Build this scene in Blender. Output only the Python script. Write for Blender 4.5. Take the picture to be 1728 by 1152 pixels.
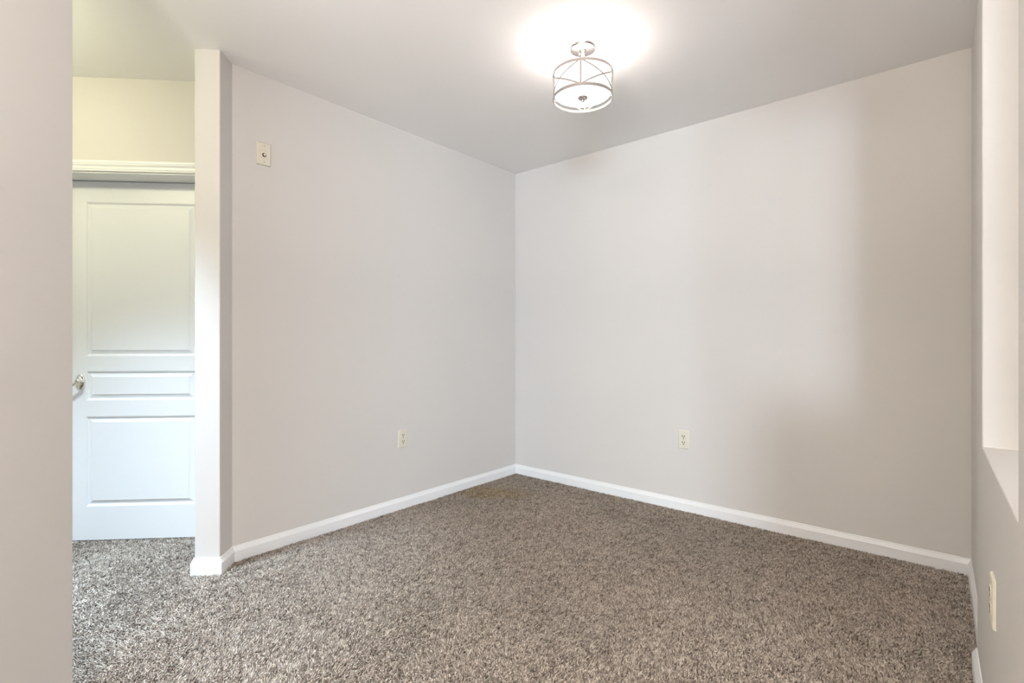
import bpy, bmesh, math, random
import numpy as np
from mathutils import Vector, Matrix

for o in list(bpy.data.objects):
    bpy.data.objects.remove(o, do_unlink=True)
S = bpy.context.scene
COL = S.collection
random.seed(7)

# ------------------------------------------------------------------ camera
YAW = math.radians(40.417)
H = 2.5                      # ceiling height
HC = 1.1188                  # eye height
cam_d = bpy.data.cameras.new('camera')
cam_d.sensor_width = 36.0
cam_d.lens = 849.0 / 1728.0 * 36.0
cam_d.shift_y = -3.0 / 1728.0
cam_d.clip_start = 0.02
cam = bpy.data.objects.new('camera', cam_d)
COL.objects.link(cam)
cam.location = (0, 0, HC)
cam.rotation_euler = (math.pi / 2, 0, YAW)
S.camera = cam

# ------------------------------------------------------------------ view + world
S.view_settings.view_transform = 'Standard'
S.view_settings.look = 'None'
S.view_settings.exposure = 0.60
S.view_settings.gamma = 1.0
S.view_settings.use_curve_mapping = False
W = bpy.data.worlds.new('world')
S.world = W
W.use_nodes = True
W.node_tree.nodes['Background'].inputs[0].default_value = (0.75, 0.85, 1.0, 1)
W.node_tree.nodes['Background'].inputs[1].default_value = 0.6


def area(name, loc, size, power, color, direction, spread=180):
    d = bpy.data.lights.new(name, 'AREA')
    d.shape = 'RECTANGLE'
    d.size, d.size_y = size
    d.energy = power
    d.color = color
    d.spread = math.radians(spread)
    o = bpy.data.objects.new(name, d)
    COL.objects.link(o)
    o.location = loc
    o.rotation_euler = Vector(direction).to_track_quat('-Z', 'Y').to_euler()
    return o


def point(name, loc, power, color, radius):
    d = bpy.data.lights.new(name, 'POINT')
    d.energy = power
    d.color = color
    d.shadow_soft_size = radius
    o = bpy.data.objects.new(name, d)
    COL.objects.link(o)
    o.location = loc
    return o


DAY = (0.74, 0.87, 1.0)
WARM = (1.0, 0.93, 0.875)
# patio door at the far end of the living room behind the camera, to the right
area('daylight_patio_door', (4.18, -6.45, 1.02), (2.25, 1.95), 425, (0.68, 0.84, 1.0), (0, 1, 0))
# window at the rear end of the hall, and a cool fill light added over the hall floor
area('daylight_hall_window', (-1.75, -4.95, 1.45), (1.45, 1.5), 10, DAY, (0, 1, 0))
area('fill_hall_floor', (-2.62, -0.05, 2.46), (0.3, 0.3), 18, (0.60, 0.79, 1.0), (0.0, 0.15, -1), 72)
# added fill lights: an uplight behind the camera and a downlight over the kitchen
area('fill_uplight', (-0.12, -1.25, 1.45), (0.7, 0.7), 158, WARM, (0, 0, 1))
area('fill_kitchen', (2.2, 1.6, 2.47), (1.6, 1.6), 2, WARM, (0, 0, -1))
# warm bulb of the hall ceiling fixture
point('hall_ceiling_bulb', (-2.88, -0.17, 2.27), 15, (1.0, 0.96, 0.64), 0.06)

# ------------------------------------------------------------------ helpers
I2 = math.sqrt(0.5)


def mn(m, n):
    """hall coordinates: m along the door wall, n away from the camera -> x, y"""
    return (I2 * (m - n), I2 * (m + n))


def link(name, me, mat=None, parent=None):
    o = bpy.data.objects.new(name, me)
    COL.objects.link(o)
    if mat is not None:
        me.materials.append(mat)
    if parent is not None:
        o.parent = parent
    return o


def mesh_of(bm, name, smooth=False):
    bmesh.ops.recalc_face_normals(bm, faces=bm.faces[:])
    me = bpy.data.meshes.new(name)
    bm.to_mesh(me)
    bm.free()
    if smooth:
        for p in me.polygons:
            p.use_smooth = True
    return me


def obj(name, bm, mat, parent=None, smooth=False):
    return link(name, mesh_of(bm, name, smooth), mat, parent)


def struct(o):
    o['kind'] = 'structure'
    return o


def prism(bm, poly, z0, z1):
    lo = [bm.verts.new((x, y, z0)) for x, y in poly]
    hi = [bm.verts.new((x, y, z1)) for x, y in poly]
    n = len(poly)
    bm.faces.new(lo[::-1])
    bm.faces.new(hi)
    for i in range(n):
        bm.faces.new((lo[i], lo[(i + 1) % n], hi[(i + 1) % n], hi[i]))


def box(bm, x0, x1, y0, y1, z0, z1):
    prism(bm, [(x0, y0), (x1, y0), (x1, y1), (x0, y1)], z0, z1)


def bevel(o, w, seg=3, angle=30):
    md = o.modifiers.new('bevel', 'BEVEL')
    md.width = w
    md.segments = seg
    md.limit_method = 'ANGLE'
    md.angle_limit = math.radians(angle)
    md.harden_normals = False
    return o


def smooth_by_angle(o, deg=35):
    me = o.data
    for p in me.polygons:
        p.use_smooth = True
    bm = bmesh.new()
    bm.from_mesh(me)
    lim = math.radians(deg)
    for e in bm.edges:
        e.smooth = not (len(e.link_faces) == 2 and e.calc_face_angle() > lim)
    bm.to_mesh(me)
    bm.free()


def grid_wall(us, zs, hole, f):
    """wall slab over the cells of us x zs except hole(i, j); f(u, z, side) -> point; one closed mesh"""
    bm = bmesh.new()
    V = {}

    def v(i, j, s):
        k = (i, j, s)
        if k not in V:
            V[k] = bm.verts.new(f(us[i], zs[j], s))
        return V[k]
    nu, nz = len(us) - 1, len(zs) - 1

    def solid(i, j):
        return 0 <= i < nu and 0 <= j < nz and not hole(i, j)
    for i in range(nu):
        for j in range(nz):
            if not solid(i, j):
                continue
            for s in (0, 1):
                bm.faces.new((v(i, j, s), v(i + 1, j, s), v(i + 1, j + 1, s), v(i, j + 1, s)))
            if not solid(i - 1, j):
                bm.faces.new((v(i, j, 0), v(i, j + 1, 0), v(i, j + 1, 1), v(i, j, 1)))
            if not solid(i + 1, j):
                bm.faces.new((v(i + 1, j, 0), v(i + 1, j + 1, 0), v(i + 1, j + 1, 1), v(i + 1, j, 1)))
            if not solid(i, j - 1):
                bm.faces.new((v(i, j, 0), v(i + 1, j, 0), v(i + 1, j, 1), v(i, j, 1)))
            if not solid(i, j + 1):
                bm.faces.new((v(i, j + 1, 0), v(i + 1, j + 1, 0), v(i + 1, j + 1, 1), v(i, j + 1, 1)))
    return bm


def lathe(bm, prof, seg=48, axis=None, closed=False):
    """revolve (r, z) profile around z; axis: Matrix applied afterwards"""
    rings = []
    for r, z in prof:
        if r < 1e-6:
            rings.append([bm.verts.new((0, 0, z))])
        else:
            rings.append([bm.verts.new((r * math.cos(2 * math.pi * k / seg), r * math.sin(2 * math.pi * k / seg), z)) for k in range(seg)])
    pairs = list(zip(rings[:-1], rings[1:]))
    if closed:
        pairs.append((rings[-1], rings[0]))
    for a, b in pairs:
        for k in range(seg):
            k2 = (k + 1) % seg
            if len(a) == 1 and len(b) == 1:
                continue
            if len(a) == 1:
                bm.faces.new((a[0], b[k], b[k2]))
            elif len(b) == 1:
                bm.faces.new((a[k], a[k2], b[0]))
            else:
                bm.faces.new((a[k], a[k2], b[k2], b[k]))
    if axis is not None:
        bmesh.ops.transform(bm, matrix=axis, verts=list({v for r in rings for v in r}))


def sweep_profile(bm, path, prof):
    """extrude a closed (offset, z) profile along a plan path with mitred corners; offset grows to the left of the path"""
    n = len(path)
    P = [Vector(p) for p in path]
    rings = []
    for i in range(n):
        if i == 0:
            d = (P[1] - P[0]).normalized()
            nrm = Vector((-d.y, d.x))
        elif i == n - 1:
            d = (P[-1] - P[-2]).normalized()
            nrm = Vector((-d.y, d.x))
        else:
            d0 = (P[i] - P[i - 1]).normalized()
            d1 = (P[i + 1] - P[i]).normalized()
            n0, n1 = Vector((-d0.y, d0.x)), Vector((-d1.y, d1.x))
            b = (n0 + n1).normalized()
            nrm = b / max(0.3, b.dot(n0))
        rings.append([bm.verts.new((P[i].x + nrm.x * o, P[i].y + nrm.y * o, z)) for o, z in prof])
    k = len(prof)
    for a, b in zip(rings[:-1], rings[1:]):
        for j in range(k):
            bm.faces.new((a[j], a[(j + 1) % k], b[(j + 1) % k], b[j]))
    bm.faces.new(rings[0])
    bm.faces.new(rings[-1][::-1])


# ------------------------------------------------------------------ materials
def new_mat(name):
    m = bpy.data.materials.new(name)
    m.use_nodes = True
    nt = m.node_tree
    return m, nt, nt.nodes['Principled BSDF']


def paint(name, col, rough=0.6, bump=0.03, scale=260, mottle=0.015):
    m, nt, b = new_mat(name)
    tc = nt.nodes.new('ShaderNodeTexCoord')
    n1 = nt.nodes.new('ShaderNodeTexNoise')
    n1.inputs['Scale'].default_value = scale
    n1.inputs['Detail'].default_value = 3
    nt.links.new(tc.outputs['Object'], n1.inputs['Vector'])
    bp = nt.nodes.new('ShaderNodeBump')
    bp.inputs['Strength'].default_value = bump
    bp.inputs['Distance'].default_value = 0.002
    nt.links.new(n1.outputs['Fac'], bp.inputs['Height'])
    nt.links.new(bp.outputs['Normal'], b.inputs['Normal'])
    n2 = nt.nodes.new('ShaderNodeTexNoise')
    n2.inputs['Scale'].default_value = 1.7
    n2.inputs['Detail'].default_value = 2
    nt.links.new(tc.outputs['Object'], n2.inputs['Vector'])
    mx = nt.nodes.new('ShaderNodeMix')
    mx.data_type = 'RGBA'
    mx.inputs[6].default_value = tuple(c * (1 - mottle) for c in col) + (1,)
    mx.inputs[7].default_value = tuple(min(1, c * (1 + mottle)) for c in col) + (1,)
    nt.links.new(n2.outputs['Fac'], mx.inputs[0])
    nt.links.new(mx.outputs[2], b.inputs['Base Color'])
    b.inputs['Roughness'].default_value = rough
    b.inputs['Specular IOR Level'].default_value = 0.3
    return m


def simple(name, col, rough=0.4, metal=0.0, noise=0.04, scale=40):
    m, nt, b = new_mat(name)
    tc = nt.nodes.new('ShaderNodeTexCoord')
    n2 = nt.nodes.new('ShaderNodeTexNoise')
    n2.inputs['Scale'].default_value = scale
    nt.links.new(tc.outputs['Object'], n2.inputs['Vector'])
    mx = nt.nodes.new('ShaderNodeMix')
    mx.data_type = 'RGBA'
    mx.inputs[6].default_value = tuple(c * (1 - noise) for c in col) + (1,)
    mx.inputs[7].default_value = tuple(min(1, c * (1 + noise)) for c in col) + (1,)
    nt.links.new(n2.outputs['Fac'], mx.inputs[0])
    nt.links.new(mx.outputs[2], b.inputs['Base Color'])
    b.inputs['Roughness'].default_value = rough
    b.inputs['Metallic'].default_value = metal
    return m


M_WALL = paint('wall_paint', (0.70, 0.665, 0.63))
M_CEIL = paint('ceiling_paint', (0.90, 0.885, 0.87), 0.8, 0.05, 180)
M_TRIM = paint('trim_paint', (0.88, 0.875, 0.87), 0.32, 0.01, 90, 0.006)
M_PLATE = simple('ivory_plastic', (0.76, 0.71, 0.59), 0.35)
M_DARK = simple('dark_slot', (0.03, 0.028, 0.025), 0.6)
M_SCREW = simple('painted_screw', (0.50, 0.47, 0.38), 0.4, 0.3)
M_NICKEL = simple('brushed_nickel', (0.60, 0.55, 0.52), 0.24, 1.0, 0.06, 120)
M_LEVER = simple('satin_lever_metal', (0.80, 0.77, 0.66), 0.22, 1.0, 0.03, 60)


def door_material():
    m, nt, b = new_mat('moulded_door_paint')
    tc = nt.nodes.new('ShaderNodeTexCoord')
    mp = nt.nodes.new('ShaderNodeMapping')
    mp.inputs['Scale'].default_value = (90, 90, 3.0)
    nt.links.new(tc.outputs['Object'], mp.inputs['Vector'])
    w = nt.nodes.new('ShaderNodeTexNoise')
    w.inputs['Scale'].default_value = 1.6
    w.inputs['Detail'].default_value = 4
    w.inputs['Distortion'].default_value = 0.6
    nt.links.new(mp.outputs['Vector'], w.inputs['Vector'])
    bp = nt.nodes.new('ShaderNodeBump')
    bp.inputs['Strength'].default_value = 0.12
    bp.inputs['Distance'].default_value = 0.0015
    nt.links.new(w.outputs['Fac'], bp.inputs['Height'])
    nt.links.new(bp.outputs['Normal'], b.inputs['Normal'])
    b.inputs['Base Color'].default_value = (0.87, 0.875, 0.88, 1)
    b.inputs['Roughness'].default_value = 0.38
    return m


M_DOOR = door_material()


def glow(name, col, strength, rim=0.0):
    m, nt, b = new_mat(name)
    tc = nt.nodes.new('ShaderNodeTexCoord')
    n2 = nt.nodes.new('ShaderNodeTexNoise')
    n2.inputs['Scale'].default_value = 9
    nt.links.new(tc.outputs['Object'], n2.inputs['Vector'])
    mr = nt.nodes.new('ShaderNodeMapRange')
    mr.inputs['To Min'].default_value = strength * 0.93
    mr.inputs['To Max'].default_value = strength * 1.07
    nt.links.new(n2.outputs['Fac'], mr.inputs['Value'])
    b.inputs['Base Color'].default_value = (0.9, 0.88, 0.85, 1)
    b.inputs['Roughness'].default_value = 0.4
    b.inputs['Emission Color'].default_value = col + (1,)
    nt.links.new(mr.outputs['Result'], b.inputs['Emission Strength'])
    return m


M_SHADE = glow('lit_opal_glass', (1.0, 0.965, 0.94), 1.15)
M_DIFF = glow('lit_opal_diffuser', (1.0, 0.97, 0.93), 1.05)


def carpet_base():
    m, nt, b = new_mat('carpet_backing')
    tc = nt.nodes.new('ShaderNodeTexCoord')
    n1 = nt.nodes.new('ShaderNodeTexNoise')
    n1.inputs['Scale'].default_value = 170
    n1.inputs['Detail'].default_value = 3
    nt.links.new(tc.outputs['Object'], n1.inputs['Vector'])
    r = nt.nodes.new('ShaderNodeValToRGB')
    r.color_ramp.elements[0].position = 0.35
    r.color_ramp.elements[0].color = (0.10, 0.08, 0.065, 1)
    r.color_ramp.elements[1].position = 0.65
    r.color_ramp.elements[1].color = (0.46, 0.39, 0.33, 1)
    nt.links.new(n1.outputs['Fac'], r.inputs[0])
    nt.links.new(r.outputs[0], b.inputs['Base Color'])
    b.inputs['Roughness'].default_value = 0.95
    b.inputs['Specular IOR Level'].default_value = 0.1
    return m


def carpet_fibre():
    m, nt, b = new_mat('carpet_fibre')
    at = nt.nodes.new('ShaderNodeAttribute')
    at.attribute_name = 'yarn'
    r = nt.nodes.new('ShaderNodeValToRGB')
    e = r.color_ramp.elements
    e[0].position = 0.0
    e[0].color = (0.10, 0.075, 0.06, 1)
    e[1].position = 1.0
    e[1].color = (0.75, 0.665, 0.57, 1)
    k = e.new(0.22)
    k.color = (0.22, 0.176, 0.145, 1)
    k = e.new(0.55)
    k.color = (0.44, 0.372, 0.308, 1)
    nt.links.new(at.outputs['Fac'], r.inputs[0])
    # an olive tint by the left wall, one soft-edged spot
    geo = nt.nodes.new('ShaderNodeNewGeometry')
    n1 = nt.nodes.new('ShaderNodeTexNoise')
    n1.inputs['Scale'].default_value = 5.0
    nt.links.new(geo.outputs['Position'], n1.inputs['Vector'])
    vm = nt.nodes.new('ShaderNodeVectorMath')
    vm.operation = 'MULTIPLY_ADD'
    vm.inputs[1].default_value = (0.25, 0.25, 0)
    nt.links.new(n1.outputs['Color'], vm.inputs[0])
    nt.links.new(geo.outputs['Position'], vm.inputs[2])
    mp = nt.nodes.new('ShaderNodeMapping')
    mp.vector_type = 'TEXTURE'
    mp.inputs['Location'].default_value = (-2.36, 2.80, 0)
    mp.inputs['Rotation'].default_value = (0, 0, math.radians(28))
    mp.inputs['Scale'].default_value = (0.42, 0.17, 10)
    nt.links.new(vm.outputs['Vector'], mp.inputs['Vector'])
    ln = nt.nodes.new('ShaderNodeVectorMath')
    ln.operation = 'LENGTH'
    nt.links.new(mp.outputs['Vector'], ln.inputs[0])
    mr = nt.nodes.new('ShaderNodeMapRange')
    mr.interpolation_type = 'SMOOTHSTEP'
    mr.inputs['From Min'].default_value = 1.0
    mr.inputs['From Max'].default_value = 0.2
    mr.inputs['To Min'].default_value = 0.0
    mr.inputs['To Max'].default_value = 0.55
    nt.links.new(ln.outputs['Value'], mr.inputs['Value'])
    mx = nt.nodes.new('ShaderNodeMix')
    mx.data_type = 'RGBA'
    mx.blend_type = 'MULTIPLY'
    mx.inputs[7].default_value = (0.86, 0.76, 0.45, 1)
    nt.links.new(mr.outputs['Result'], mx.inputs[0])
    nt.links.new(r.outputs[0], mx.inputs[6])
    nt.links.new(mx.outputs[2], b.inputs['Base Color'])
    b.inputs['Roughness'].default_value = 0.85
    b.inputs['Specular IOR Level'].default_value = 0.15
    return m


M_BACKING = carpet_base()
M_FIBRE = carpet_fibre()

# ------------------------------------------------------------------ room shell
XL, YB, XR = -2.702, 3.219, 0.115           # left wall, back wall, right wall planes
T = 0.118
M_R, M_L = -1.1964, -1.3124                 # two faces of the diagonal stub wall
N_CAP, N_WALL, N_DOOR = 2.503, 2.818, 2.958


def xn(y):
    return 0.0945 + 0.0117 * (2.30 - y)     # room face of the pass-through wall


bm = bmesh.new()
box(bm, -5.2, 7.05, -6.7, 5.0, -0.12, 0.0)
struct(obj('floor', bm, M_BACKING))
bm = bmesh.new()
box(bm, -5.2, 7.05, -6.7, 5.0, H, H + 0.12)
struct(obj('ceiling', bm, M_CEIL))

bm = bmesh.new()
prism(bm, [(XL, 1.0102), (XL, YB), (XL - T, YB), (XL - T, 1.0102 + T)], 0, H)
struct(obj('wall_left', bm, M_WALL))
bm = bmesh.new()
box(bm, XL - T, 0.24, YB, YB + T, 0, H)
struct(obj('wall_back', bm, M_WALL))

# diagonal stub wall whose end reads as a narrow column
bm = bmesh.new()
prism(bm, [mn(M_R, N_CAP), mn(M_R, N_WALL), mn(M_L, N_WALL), mn(M_L, N_CAP)], 0, H)
o = struct(obj('wall_column', bm, M_WALL))
md = o.modifiers.new('bevel', 'BEVEL')
md.width = 0.004
md.segments = 3
md.limit_method = 'WEIGHT'
me = o.data
at = me.attributes.new('bevel_weight_edge', 'FLOAT', 'EDGE')
cap = [Vector(mn(M_R, N_CAP)), Vector(mn(M_L, N_CAP))]
for e in me.edges:
    a, b = (me.vertices[i].co for i in e.vertices)
    if abs(a.z - b.z) > 1 and min((a.xy - c).length for c in cap) < 0.01:
        at.data[e.index].value = 1.0

# same diagonal wall on the near side of the hall opening
bm = bmesh.new()
prism(bm, [mn(M_R, -0.02), mn(M_R, 1.616), mn(M_L, 1.616), mn(M_L, -0.02)], 0, H)
o = struct(obj('wall_near', bm, M_WALL))
bevel(o, 0.004)

# hall door wall with its opening
D0, D1, DZ = -2.2385, -1.4315, 2.0
us = [-3.9, D0, D1, M_R]
zs = [0, DZ, H]
bm = grid_wall(us, zs, lambda i, j: i == 1 and j == 0,
               lambda u, z, s: mn(u, N_WALL + (0.18 if s else 0)) + (z,))
struct(obj('wall_hall', bm, M_WALL))

# right wall: recessed far part, then the part with the pass-through opening
bm = bmesh.new()
prism(bm, [(XR, 2.30), (0.24, 2.30), (0.24, YB), (XR - 0.003, YB)], 0, H)
struct(obj('wall_right', bm, M_WALL))
us = [1.19, 1.279, 2.104, 2.30]
zs = [0, 0.791, 2.24, H]
bm = grid_wall(us, zs, lambda i, j: i == 1 and j == 1,
               lambda u, z, s: ((0.19 if s else xn(u)), u, z))
o = struct(obj('wall_passthrough', bm, M_WALL))
bevel(o, 0.004)

# outer shell of the rooms behind and beside the camera, plus one added light blocker
for nm, a in (('wall_rear', (-5.2, 7.05, -6.7, -6.55)), ('wall_living', (6.9, 7.05, -6.55, 5.0)),
              ('wall_kitchen', (0.24, 6.9, 3.6, 3.75)), ('wall_entry', (-5.2, -5.05, -6.55, 5.0)),
              ('jamb_light_blocker', (0.40, 1.20, 1.42, 1.54)), ('wall_divider', (-0.86, -0.74, -6.55, -0.74)), ('wall_hallrear', (-5.05, -0.86, -5.2, -5.05))):  # kitchen slab is unseen, added to keep daylight off the pass-through jamb
    bm = bmesh.new()
    box(bm, a[0], a[1], a[2], a[3], 0, H)
    struct(obj(nm, bm, M_WALL))

# ------------------------------------------------------------------ baseboards
BH, BT = 0.083, 0.0135
PROF = [(0, 0), (BT, 0), (BT, 0.058), (BT - 0.0015, 0.0605), (BT - 0.003, 0.064), (BT - 0.0055, 0.071), (BT - 0.0085, 0.0755),
        (BT - 0.009, 0.079), (BT - 0.0095, 0.0815), (0.0022, BH), (0, BH)]


def baseboard(name, path):
    bm = bmesh.new()
    sweep_profile(bm, path, PROF)
    o = struct(obj(name, bm, M_TRIM))
    smooth_by_angle(o, 25)
    return o


baseboard('baseboard_left', [(XL, YB), (XL, 1.0102), mn(M_R, N_CAP), mn(M_L, N_CAP), mn(M_L, N_WALL)])
baseboard('baseboard_back', [(XR - 0.003, YB), (XL, YB)])
baseboard('baseboard_right', [(XR, 2.32), (XR - 0.003, YB)])
baseboard('baseboard_passthrough', [(xn(1.19), 1.19), (xn(2.30), 2.30), (XR, 2.30)])
# the near side of the hall opening
baseboard('baseboard_near', [mn(M_L, 0.3), mn(M_L, 1.616), mn(M_R, 1.616), mn(M_R, 0.3)])

# ------------------------------------------------------------------ hall door
def P3(m, n, z):
    return mn(m, n) + (z,)


door = bpy.data.objects.new('door_1', None)
door['kind'] = 'structure'


def build_door():
    bm = bmesh.new()
    m0, m1, z0, z1 = -2.235, -1.435, 0.012, 1.994
    nf, nb = N_DOOR, N_DOOR + 0.035
    px0, px1 = -2.125, -1.545
    panels = [(0.196, 0.697), (0.782, 0.947), (1.027, 1.881)]
    us = [m0, px0, px1, m1]
    zz = [z0]
    for a, b in panels:
        zz += [a, b]
    zz.append(z1)
    g = [[bm.verts.new(P3(u, nf, z)) for z in zz] for u in us]
    for i in range(3):
        for j in range(len(zz) - 1):
            if i == 1 and j % 2 == 1:
                continue
            bm.faces.new((g[i][j], g[i + 1][j], g[i + 1][j + 1], g[i][j + 1]))
    # moulded sunk-and-raised panels
    steps = [(0.004, 0.001), (0.009, 0.0075), (0.013, 0.009), (0.017, 0.0085), (0.033, 0.003), (0.0345, 0.0005)]
    for k, (a, b) in enumerate(panels):
        j = 1 + 2 * k
        ring = [g[1][j], g[2][j], g[2][j + 1], g[1][j + 1]]
        for ins, dep in steps:
            new = [bm.verts.new(P3(px0 + ins, nf + dep, a + ins)), bm.verts.new(P3(px1 - ins, nf + dep, a + ins)),
                   bm.verts.new(P3(px1 - ins, nf + dep, b - ins)), bm.verts.new(P3(px0 + ins, nf + dep, b - ins))]
            for q in range(4):
                bm.faces.new((ring[q], ring[(q + 1) % 4], new[(q + 1) % 4], new[q]))
            ring = new
        bm.faces.new(ring)
    # back and edges
    b4 = [bm.verts.new(P3(m0, nb, z0)), bm.verts.new(P3(m1, nb, z0)), bm.verts.new(P3(m1, nb, z1)), bm.verts.new(P3(m0, nb, z1))]
    bm.faces.new(b4)
    bm.faces.new([g[0][j] for j in range(len(zz))] + [b4[3], b4[0]])
    bm.faces.new([g[3][j] for j in range(len(zz))] + [b4[2], b4[1]])
    bm.faces.new([g[i][0] for i in range(4)] + [b4[1], b4[0]])
    bm.faces.new([g[i][-1] for i in range(4)] + [b4[2], b4[3]])
    return bm


bpy.data.objects.remove(door)
door = struct(obj('door_1', build_door(), M_DOOR))

# lever handle: rosette, neck and lever in one part of the door
handle = bpy.data.objects.new('handle', None)
COL.objects.link(handle)
handle.parent = door
handle['label'] = 'satin metal lever handle'
AX = Matrix(((I2, I2, 0, 0), (I2, -I2, 0, 0), (0, 0, 1, 0), (0, 0, 0, 1)))    # local x along m, local y towards the hall


def handle_matrix():
    c = P3(-2.152, N_DOOR, 0.884)
    return Matrix.Translation(c) @ AX


HM = handle_matrix()
bm = bmesh.new()
rot = Matrix.Rotation(-math.pi / 2, 4, 'X')    # z axis -> +y
lathe(bm, [(0, 0), (0.026, 0), (0.026, 0.003), (0.0245, 0.0065), (0.020, 0.009), (0.012, 0.010), (0, 0.010)], 44,
      HM @ Matrix.Diagonal((1, 1, 1.75, 1)) @ rot)
o = obj('escutcheon', bm, M_LEVER, handle)
smooth_by_angle(o, 40)
bm = bmesh.new()
lathe(bm, [(0, 0.009), (0.0115, 0.009), (0.0095, 0.015), (0.0095, 0.030), (0.0115, 0.034), (0.0115, 0.044), (0.008, 0.048), (0, 0.048)], 28,
      HM @ Matrix.Translation((0.012, 0, 0.008)) @ rot)
o = obj('neck', bm, M_LEVER, handle)
smooth_by_angle(o, 40)
bm = bmesh.new()
rings = []
NL = 14
for i in range(NL + 1):
    t = i / NL
    # drooping lever: out of the neck, down to the left, then levelling off
    x = 0.026 - 0.125 * t
    zc = 0.016 - 0.052 * math.sin(min(1.0, t * 1.25) * math.pi / 2)
    yc = 0.038 + 0.006 * math.sin(t * math.pi)
    a, b = 0.0105 - 0.002 * t, 0.0085 - 0.0025 * t
    if i in (0, NL):
        a, b = a * 0.55, b * 0.55
    rings.append([bm.verts.new(HM @ Vector((x, yc + b * math.cos(q * math.pi / 8), zc + a * math.sin(q * math.pi / 8)))) for q in range(16)])
for a, b in zip(rings[:-1], rings[1:]):
    for q in range(16):
        bm.faces.new((a[q], a[(q + 1) % 16], b[(q + 1) % 16], b[q]))
bm.faces.new(rings[0])
bm.faces.new(rings[-1][::-1])
obj('lever', bm, M_LEVER, handle, True)

# door jamb lining and head casing
bm = bmesh.new()
J = 0.004
for a, b in ((D0, D0 + 0.002), (D1 - 0.002, D1)):
    prism(bm, [mn(a, N_WALL - 0.001), mn(b, N_WALL - 0.001), mn(b, N_WALL + 0.178), mn(a, N_WALL + 0.178)], 0, DZ)
prism(bm, [mn(D0, N_WALL - 0.001), mn(D1, N_WALL - 0.001), mn(D1, N_WALL + 0.178), mn(D0, N_WALL + 0.178)], DZ - 0.0025, DZ)
struct(obj('trim_1', bm, M_TRIM))

CPROF = [(0.005, 0), (0.005, 0.0085), (0.0085, 0.0105), (0.012, 0.0095), (0.0145, 0.0078), (0.017, 0.0105), (0.030, 0.0125),
         (0.034, 0.0155), (0.040, 0.0175), (0.0455, 0.0160), (0.0475, 0.0178), (0.055, 0.0180), (0.059, 0.0165), (0.060, 0)]


def casing():
    """colonial casing mitred round the opening: profile of (distance from opening, projection)"""
    bm = bmesh.new()
    stations = []
    for w, pr in CPROF:
        stations.append([(D0 - w, 0.0), (D0 - w, DZ + w), (D1 + w, DZ + w), (D1 + w, 0.0), pr])
    rows = []
    for st in stations:
        rows.append([bm.verts.new(P3(st[k][0], N_WALL - st[4], st[k][1])) for k in range(4)])
    n = len(rows)
    for i in range(n):
        a, b = rows[i], rows[(i + 1) % n]
        for k in range(3):
            bm.faces.new((a[k], a[k + 1], b[k + 1], b[k]))
    bm.faces.new([r[0] for r in rows])
    bm.faces.new([r[3] for r in rows][::-1])
    return bm


o = struct(obj('trim_2', casing(), M_TRIM))
smooth_by_angle(o, 22)

# ------------------------------------------------------------------ ceiling light
LX, LY = -1.283, 2.021
RS = 0.1395
Z_T, Z_B = 2.372, 2.249
lamp = bpy.data.objects.new('ceiling_light', None)
COL.objects.link(lamp)
lamp.location = (LX, LY, H)
lamp['label'] = 'lit semi flush drum ceiling light with brushed nickel crossing straps'
lamp['category'] = 'ceiling light'
LZ = lambda z: z - H


def lpart(name, prof, mat, parent=lamp, seg=64, closed=False, ang=35):
    bm = bmesh.new()
    lathe(bm, prof, seg, None, closed)
    o = obj(name, bm, mat, parent)
    smooth_by_angle(o, ang)
    return o


canopy = lpart('canopy', [(0, 0), (0.064, 0), (0.064, -0.005), (0.0615, -0.013), (0.058, -0.0185), (0.054, -0.020), (0.016, -0.0205), (0, -0.0205)], M_NICKEL)
for k, a in enumerate((math.radians(150), math.radians(-30))):
    bm = bmesh.new()
    lathe(bm, [(0, 0.001), (0.0045, 0.001), (0.0045, -0.002), (0.003, -0.0042), (0, -0.0048)], 16,
          Matrix.Translation((0.036 * math.cos(a), 0.036 * math.sin(a), -0.0205)))
    o = obj('canopy_screw', bm, M_NICKEL, canopy)
    smooth_by_angle(o, 40)
lpart('stem', [(0, -0.0200), (0.015, -0.0200), (0.0145, -0.026), (0.0095, -0.031), (0.0085, -0.034), (0.0085, -0.118), (0.014, -0.122),
               (0.014, -0.128), (0.006, -0.131), (0.005, -0.236), (0, -0.236)], M_NICKEL, seg=32)
# opal drum (open at the top) and its lower diffuser
RI = RS - 0.009
lpart('shade', [(RI, LZ(Z_T) - 0.004), (RI, LZ(Z_B) + 0.023), (RI - 0.003, LZ(Z_B) + 0.023), (RI - 0.003, LZ(Z_T) - 0.004)], M_SHADE, closed=True)
lpart('diffuser', [(0.006, LZ(Z_B) + 0.022), (0.06, LZ(Z_B) + 0.0222), (0.115, LZ(Z_B) + 0.0235), (0.1270, LZ(Z_B) + 0.026), (0.1270, LZ(Z_B) + 0.029),
                   (0.114, LZ(Z_B) + 0.0275), (0.06, LZ(Z_B) + 0.0262), (0.006, LZ(Z_B) + 0.026)], M_DIFF, closed=True)
lpart('finial', [(0, LZ(Z_B) + 0.0215), (0.012, LZ(Z_B) + 0.0215), (0.012, LZ(Z_B) + 0.0125), (0.0225, LZ(Z_B) + 0.0110), (0.0235, LZ(Z_B) + 0.008), (0.020, LZ(Z_B) + 0.003), (0.010, LZ(Z_B) + 0.001), (0.006, LZ(Z_B) - 0.001),
                 (0.0075, LZ(Z_B) - 0.005), (0.006, LZ(Z_B) - 0.009), (0, LZ(Z_B) - 0.011)], M_NICKEL, seg=32)
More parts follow.
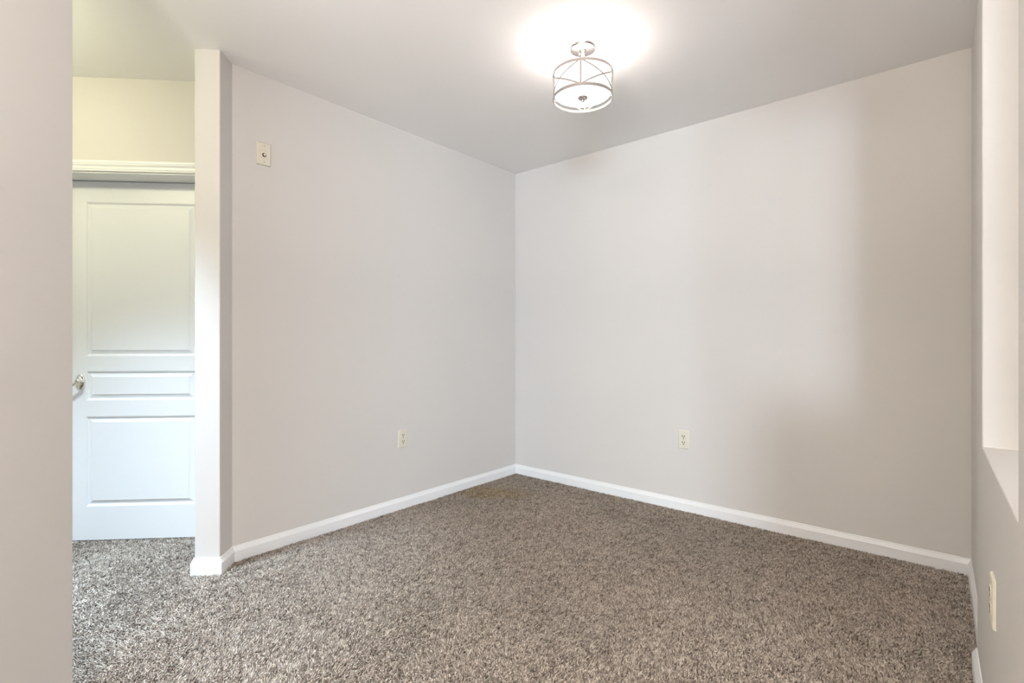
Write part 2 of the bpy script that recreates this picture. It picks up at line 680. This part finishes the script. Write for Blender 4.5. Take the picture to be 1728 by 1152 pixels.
for nm, za, zb in (('top_ring', Z_T, Z_T - 0.0125), ('bottom_ring', Z_B + 0.0125, Z_B)):
    lpart(nm, [(RS + 0.0012, LZ(za)), (RS + 0.0012, LZ(zb)), (RS - 0.0025, LZ(zb)), (RS - 0.0025, LZ(za))], M_NICKEL, seg=96, closed=True)
# bracket arms holding the rings to the stem
A0 = math.atan2(-LY, -LX) - math.radians(4)          # strap that faces the room


def strap(h0, h1, a0, a1, width, n, thick=0.002):
    """flat strap on the drum from (angle a0, height h0) to (a1, h1)"""
    bm = bmesh.new()
    pts = []
    for i in range(n + 1):
        t = i / n
        a = a0 + (a1 - a0) * t
        pts.append((a, h0 + (h1 - h0) * t))
    rows = []
    da, dh = (a1 - a0) * RS, (h1 - h0)
    L = math.hypot(da, dh)
    na, nh = -dh / L, da / L
    for a, h in pts:
        row = []
        for s, r in ((-1, RS), (1, RS), (1, RS - thick), (-1, RS - thick)):
            aa = a + s * na * width / 2 / RS
            row.append(bm.verts.new((r * math.cos(aa), r * math.sin(aa), LZ(h + s * nh * width / 2))))
        rows.append(row)
    for p, q in zip(rows[:-1], rows[1:]):
        for j in range(4):
            bm.faces.new((p[j], p[(j + 1) % 4], q[(j + 1) % 4], q[j]))
    bm.faces.new(rows[0])
    bm.faces.new(rows[-1][::-1])
    return bm


zt, zb = Z_T - 0.007, Z_B + 0.007
for k in range(4):
    a = A0 + k * math.pi / 2
    obj('upright', strap(zb, zt, a, a + 1e-5, 0.0085, 2), M_NICKEL, lamp)
    b = a + math.pi / 2
    obj('cross_strap', strap(zb, zt, a, b, 0.0068, 28), M_NICKEL, lamp)
    obj('cross_strap', strap(zt, zb, a, b, 0.0068, 28, 0.0028), M_NICKEL, lamp)
    # spider arm from the stem to the top ring
    bm = bmesh.new()
    box(bm, 0.006, RS - 0.002, -0.004, 0.004, -0.1295, -0.1265)
    bmesh.ops.transform(bm, matrix=Matrix.Rotation(a, 4, 'Z'), verts=bm.verts[:])
    obj('bracket_arm', bm, M_NICKEL, lamp)
point('ceiling_light_bulb', (LX + 0.03, LY, 2.350), 1.1, (1.0, 0.91, 0.88), 0.03)
point('ceiling_light_bulb', (LX - 0.03, LY, 2.350), 1.1, (1.0, 0.91, 0.88), 0.03)
point('ceiling_light_bulb', (LX, LY + 0.03, 2.300), 0.15, (1.0, 0.91, 0.88), 0.03)

# ------------------------------------------------------------------ wall plates
def plate_mesh(w, h, d, bev=0.0035):
    """wall plate in local x (width), z (height), front towards -y"""
    bm = bmesh.new()
    steps = [(0, 0), (0, -d * 0.35), (bev * 0.5, -d * 0.8), (bev * 1.4, -d)]
    ring = None
    for ins, y in steps:
        x, z = w / 2 - ins, h / 2 - ins
        new = [bm.verts.new(c) for c in ((-x, y, -z), (x, y, -z), (x, y, z), (-x, y, z))]
        if ring:
            for q in range(4):
                bm.faces.new((ring[q], ring[(q + 1) % 4], new[(q + 1) % 4], new[q]))
        else:
            bm.faces.new(new)
        ring = new
    bm.faces.new(ring)
    return bm


def ydisc(bm, r, x, z, y0, y1, seg=20, sx=1.0, flat=None):
    a = [bm.verts.new((x + max(-flat, min(flat, r * sx * math.cos(t))) if flat else x + r * sx * math.cos(t), y0, z + r * math.sin(t))) for t in [2 * math.pi * k / seg for k in range(seg)]]
    b = [bm.verts.new((v.co.x, y1, v.co.z)) for v in a]
    for k in range(seg):
        bm.faces.new((a[k], a[(k + 1) % seg], b[(k + 1) % seg], b[k]))
    bm.faces.new(a)
    bm.faces.new(b[::-1])


def make_outlet(d=0.007):
    root = bpy.data.objects.new('power_outlet', None)
    COL.objects.link(root)
    obj('cover_plate', plate_mesh(0.0725, 0.119, d), M_PLATE, root)
    for s in (1, -1):
        bm = bmesh.new()
        zc = s * 0.0205
        # receptacle face: circle with flattened top and bottom
        seg = 28
        pts = []
        for k in range(seg):
            t = 2 * math.pi * k / seg
            pts.append((0.0178 * math.cos(t), zc + max(-0.0142, min(0.0142, 0.0178 * math.sin(t)))))
        a = [bm.verts.new((x, -d + 0.001, z)) for x, z in pts]
        b = [bm.verts.new((x, -d - 0.0018, z)) for x, z in pts]
        for k in range(seg):
            bm.faces.new((a[k], a[(k + 1) % seg], b[(k + 1) % seg], b[k]))
        bm.faces.new(b)
        rec = obj('receptacle', bm, M_PLATE, root)
        for x, hh in ((-0.0066, 0.0105), (0.0066, 0.0090)):
            bm = bmesh.new()
            box(bm, x - 0.0021, x + 0.0021, -d - 0.0022, -d, zc + 0.004 - hh / 2, zc + 0.004 + hh / 2)
            obj('slot', bm, M_DARK, rec)
        bm = bmesh.new()
        ydisc(bm, 0.0036, 0, zc - 0.0082, -d - 0.0022, -d, 14)
        obj('ground_hole', bm, M_DARK, rec)
    bm = bmesh.new()
    ydisc(bm, 0.0030, 0, 0, -d - 0.0012, -d + 0.0005, 14)
    obj('screw', bm, M_SCREW, root)
    return root


def children(o):
    return [c for c in bpy.data.objects if c.parent == o]


def copy_tree(o, parent=None):
    c = o.copy()
    COL.objects.link(c)
    if parent:
        c.parent = parent
    for ch in children(o):
        if ch is not c:
            copy_tree(ch, c)
    return c


proto = make_outlet()
spots = [((XL, 2.059, 0.468), math.pi / 2, 'ivory duplex outlet low on the left wall near the corner'),
         ((-1.271, YB, 0.469), 0.0, 'ivory duplex outlet low on the back wall below the ceiling light'),
         ((xn(1.71), 1.71, 0.478), -math.pi / 2 + 0.0117, 'ivory outlet seen edge on under the pass through sill')]
outs = [proto] + [copy_tree(proto) for _ in spots[1:]]
for o, (loc, rz, lab) in zip(outs, spots):
    o.location = loc
    o.rotation_euler = (0, 0, rz)
    o['label'] = lab
    o['category'] = 'outlet'
    o['group'] = 'wall outlets'

# coaxial jack plate high on the left wall
jack = bpy.data.objects.new('cable_jack', None)
COL.objects.link(jack)
jack.location = (XL, 1.163, 2.09)
jack.rotation_euler = (0, 0, math.pi / 2)
jack['label'] = 'ivory cable jack plate high on the left wall near the column'
jack['category'] = 'wall plate'
JD = 0.0095
obj('cover_plate', plate_mesh(0.0725, 0.117, JD, 0.004), M_PLATE, jack)
bm = bmesh.new()
lathe(bm, [(0.0062, 0), (0.0112, 0), (0.0112, 0.0022), (0.0062, 0.0022)], 6, Matrix.Translation((0, -JD + 0.0004, -0.006)) @ Matrix.Rotation(math.pi / 2, 4, 'X'), True)
obj('jack_nut', bm, M_DARK, jack)
bm = bmesh.new()
lathe(bm, [(0.0014, 0), (0.0064, 0), (0.0060, 0.007), (0.0014, 0.007)], 20, Matrix.Translation((0, -JD + 0.0004, -0.006)) @ Matrix.Rotation(math.pi / 2, 4, 'X'), True)
obj('jack_post', bm, M_LEVER, jack)
for z in (0.042, -0.042):
    bm = bmesh.new()
    ydisc(bm, 0.0030, 0, z, -JD - 0.0012, -JD + 0.0005, 14)
    obj('screw', bm, M_SCREW, jack)

# ------------------------------------------------------------------ carpet pile
def carpet():
    rng = np.random.default_rng(11)
    sp = 0.0050
    xs = np.arange(-3.75, 0.34, sp)
    ys = np.arange(-0.25, 3.24, sp)
    gx, gy = np.meshgrid(xs, ys)
    gx = (gx + rng.uniform(-0.45, 0.45, gx.shape) * sp).ravel()
    gy = (gy + rng.uniform(-0.45, 0.45, gy.shape) * sp).ravel()
    m, n = (gx + gy) * I2, (gy - gx) * I2
    e = 0.002
    room = (gx > XL + e) & (gy < YB - BT - e) & (m > M_R + e + 0.0 * gx) & (gx < XR - e) & ~((gx > 0.0945 - e) & (gy < 2.30 + e) & (gy > 1.19 - e))
    room &= (gx > XL + BT + e) & ((m > M_R + BT + e) | ((n < N_CAP - BT - e) & (n > 1.616 + BT + e)))
    room &= ~((gx > 0.0945 - BT - e) & (gy < 2.30 + BT + e) & (gy > 1.19 - e)) & ~((gx > XR - BT - e) & (gy > 2.3))
    hall = (m <= M_R + e) & (n < N_DOOR + 0.03) & (n > 0.9)
    hall &= ~((m > M_L - BT - e) & ((n > N_CAP - BT - e) | (n < 1.616 + BT + e)))
    hall &= ~((n > N_WALL - 0.003) & ((m < D0 + 0.004) | (m > D1 - 0.004)))
    hall &= (m > -2.9)
    keep = room | hall
    # off-camera strip behind the viewpoint stays bare backing
    keep &= (-0.6483 * gx + 0.7614 * gy) > 1.05
    gx, gy = gx[keep], gy[keep]
    K = len(gx)

    def vnoise(x, y, s, seed):
        r = np.random.default_rng(seed)
        N = 64
        t = r.uniform(-1, 1, (N, N))
        u, v = x * s + 100.0, y * s + 100.0
        i, j = np.floor(u).astype(int), np.floor(v).astype(int)
        fu, fv = u - i, v - j
        fu, fv = fu * fu * (3 - 2 * fu), fv * fv * (3 - 2 * fv)
        g = lambda a, b: t[a % N, b % N]
        return (g(i, j) * (1 - fu) + g(i + 1, j) * fu) * (1 - fv) + (g(i, j + 1) * (1 - fu) + g(i + 1, j + 1) * fu) * fv
    # pile lies in drifting directions, as foot and vacuum traffic leave it
    ang = 0.9 + 1.5 * vnoise(gx, gy, 2.3, 1) + 0.9 * vnoise(gx, gy, 6.0, 2)
    amt = 0.48 + 0.38 * vnoise(gx, gy, 3.1, 3)
    lx = amt * np.cos(ang) + rng.normal(0, 0.42, K)
    ly = amt * np.sin(ang) + rng.normal(0, 0.42, K)
    # clumps: neighbouring strands bend together
    lx += 0.5 * vnoise(gx, gy, 75.0, 4)
    ly += 0.5 * vnoise(gx, gy, 75.0, 5)
    h = 0.0105 + rng.uniform(-0.002, 0.0025, K) + 0.0012 * vnoise(gx, gy, 60.0, 6)
    rad = rng.uniform(0.0018, 0.0028, K)
    yarn = np.clip(0.56 + 0.24 * rng.normal(0, 1, K) + 0.17 * vnoise(gx, gy, 95.0, 8) + 0.10 * vnoise(gx, gy, 40.0, 9), 0, 1)
    th = rng.uniform(0, 2 * np.pi, K)
    V = np.empty((K, 7, 3), np.float32)
    for lev, (f, rr, bend) in enumerate(((0.0, 1.0, 0.0), (0.62, 1.05, 0.42))):
        for q in range(3):
            a = th + q * 2 * np.pi / 3 + lev * 0.5
            V[:, lev * 3 + q, 0] = gx + rad * rr * np.cos(a) + lx * h * bend
            V[:, lev * 3 + q, 1] = gy + rad * rr * np.sin(a) + ly * h * bend
            V[:, lev * 3 + q, 2] = h * f
    V[:, 6, 0] = gx + lx * h
    V[:, 6, 1] = gy + ly * h
    V[:, 6, 2] = h * (1 - 0.12 * np.minimum(2, lx * lx + ly * ly))
    tri = np.array([[0, 1, 4], [0, 4, 3], [1, 2, 5], [1, 5, 4], [2, 0, 3], [2, 3, 5], [3, 4, 6], [4, 5, 6], [5, 3, 6]], np.int32)
    F = (tri[None] + (np.arange(K, dtype=np.int32) * 7)[:, None, None]).reshape(-1)
    me = bpy.data.meshes.new('carpet_pile')
    me.vertices.add(K * 7)
    me.vertices.foreach_set('co', V.reshape(-1))
    nt = len(F) // 3
    me.loops.add(len(F))
    me.loops.foreach_set('vertex_index', F)
    me.polygons.add(nt)
    me.polygons.foreach_set('loop_start', np.arange(nt, dtype=np.int32) * 3)
    me.polygons.foreach_set('use_smooth', np.ones(nt, bool))
    me.update(calc_edges=True)
    at = me.attributes.new('yarn', 'FLOAT', 'POINT')
    at.data.foreach_set('value', np.repeat(yarn, 7).astype(np.float32))
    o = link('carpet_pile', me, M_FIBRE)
    o['kind'] = 'stuff'
    o['label'] = 'flecked taupe brown cut pile carpet covering the room and hall floor'
    o['category'] = 'carpet'
    print('carpet strands', K)


carpet()
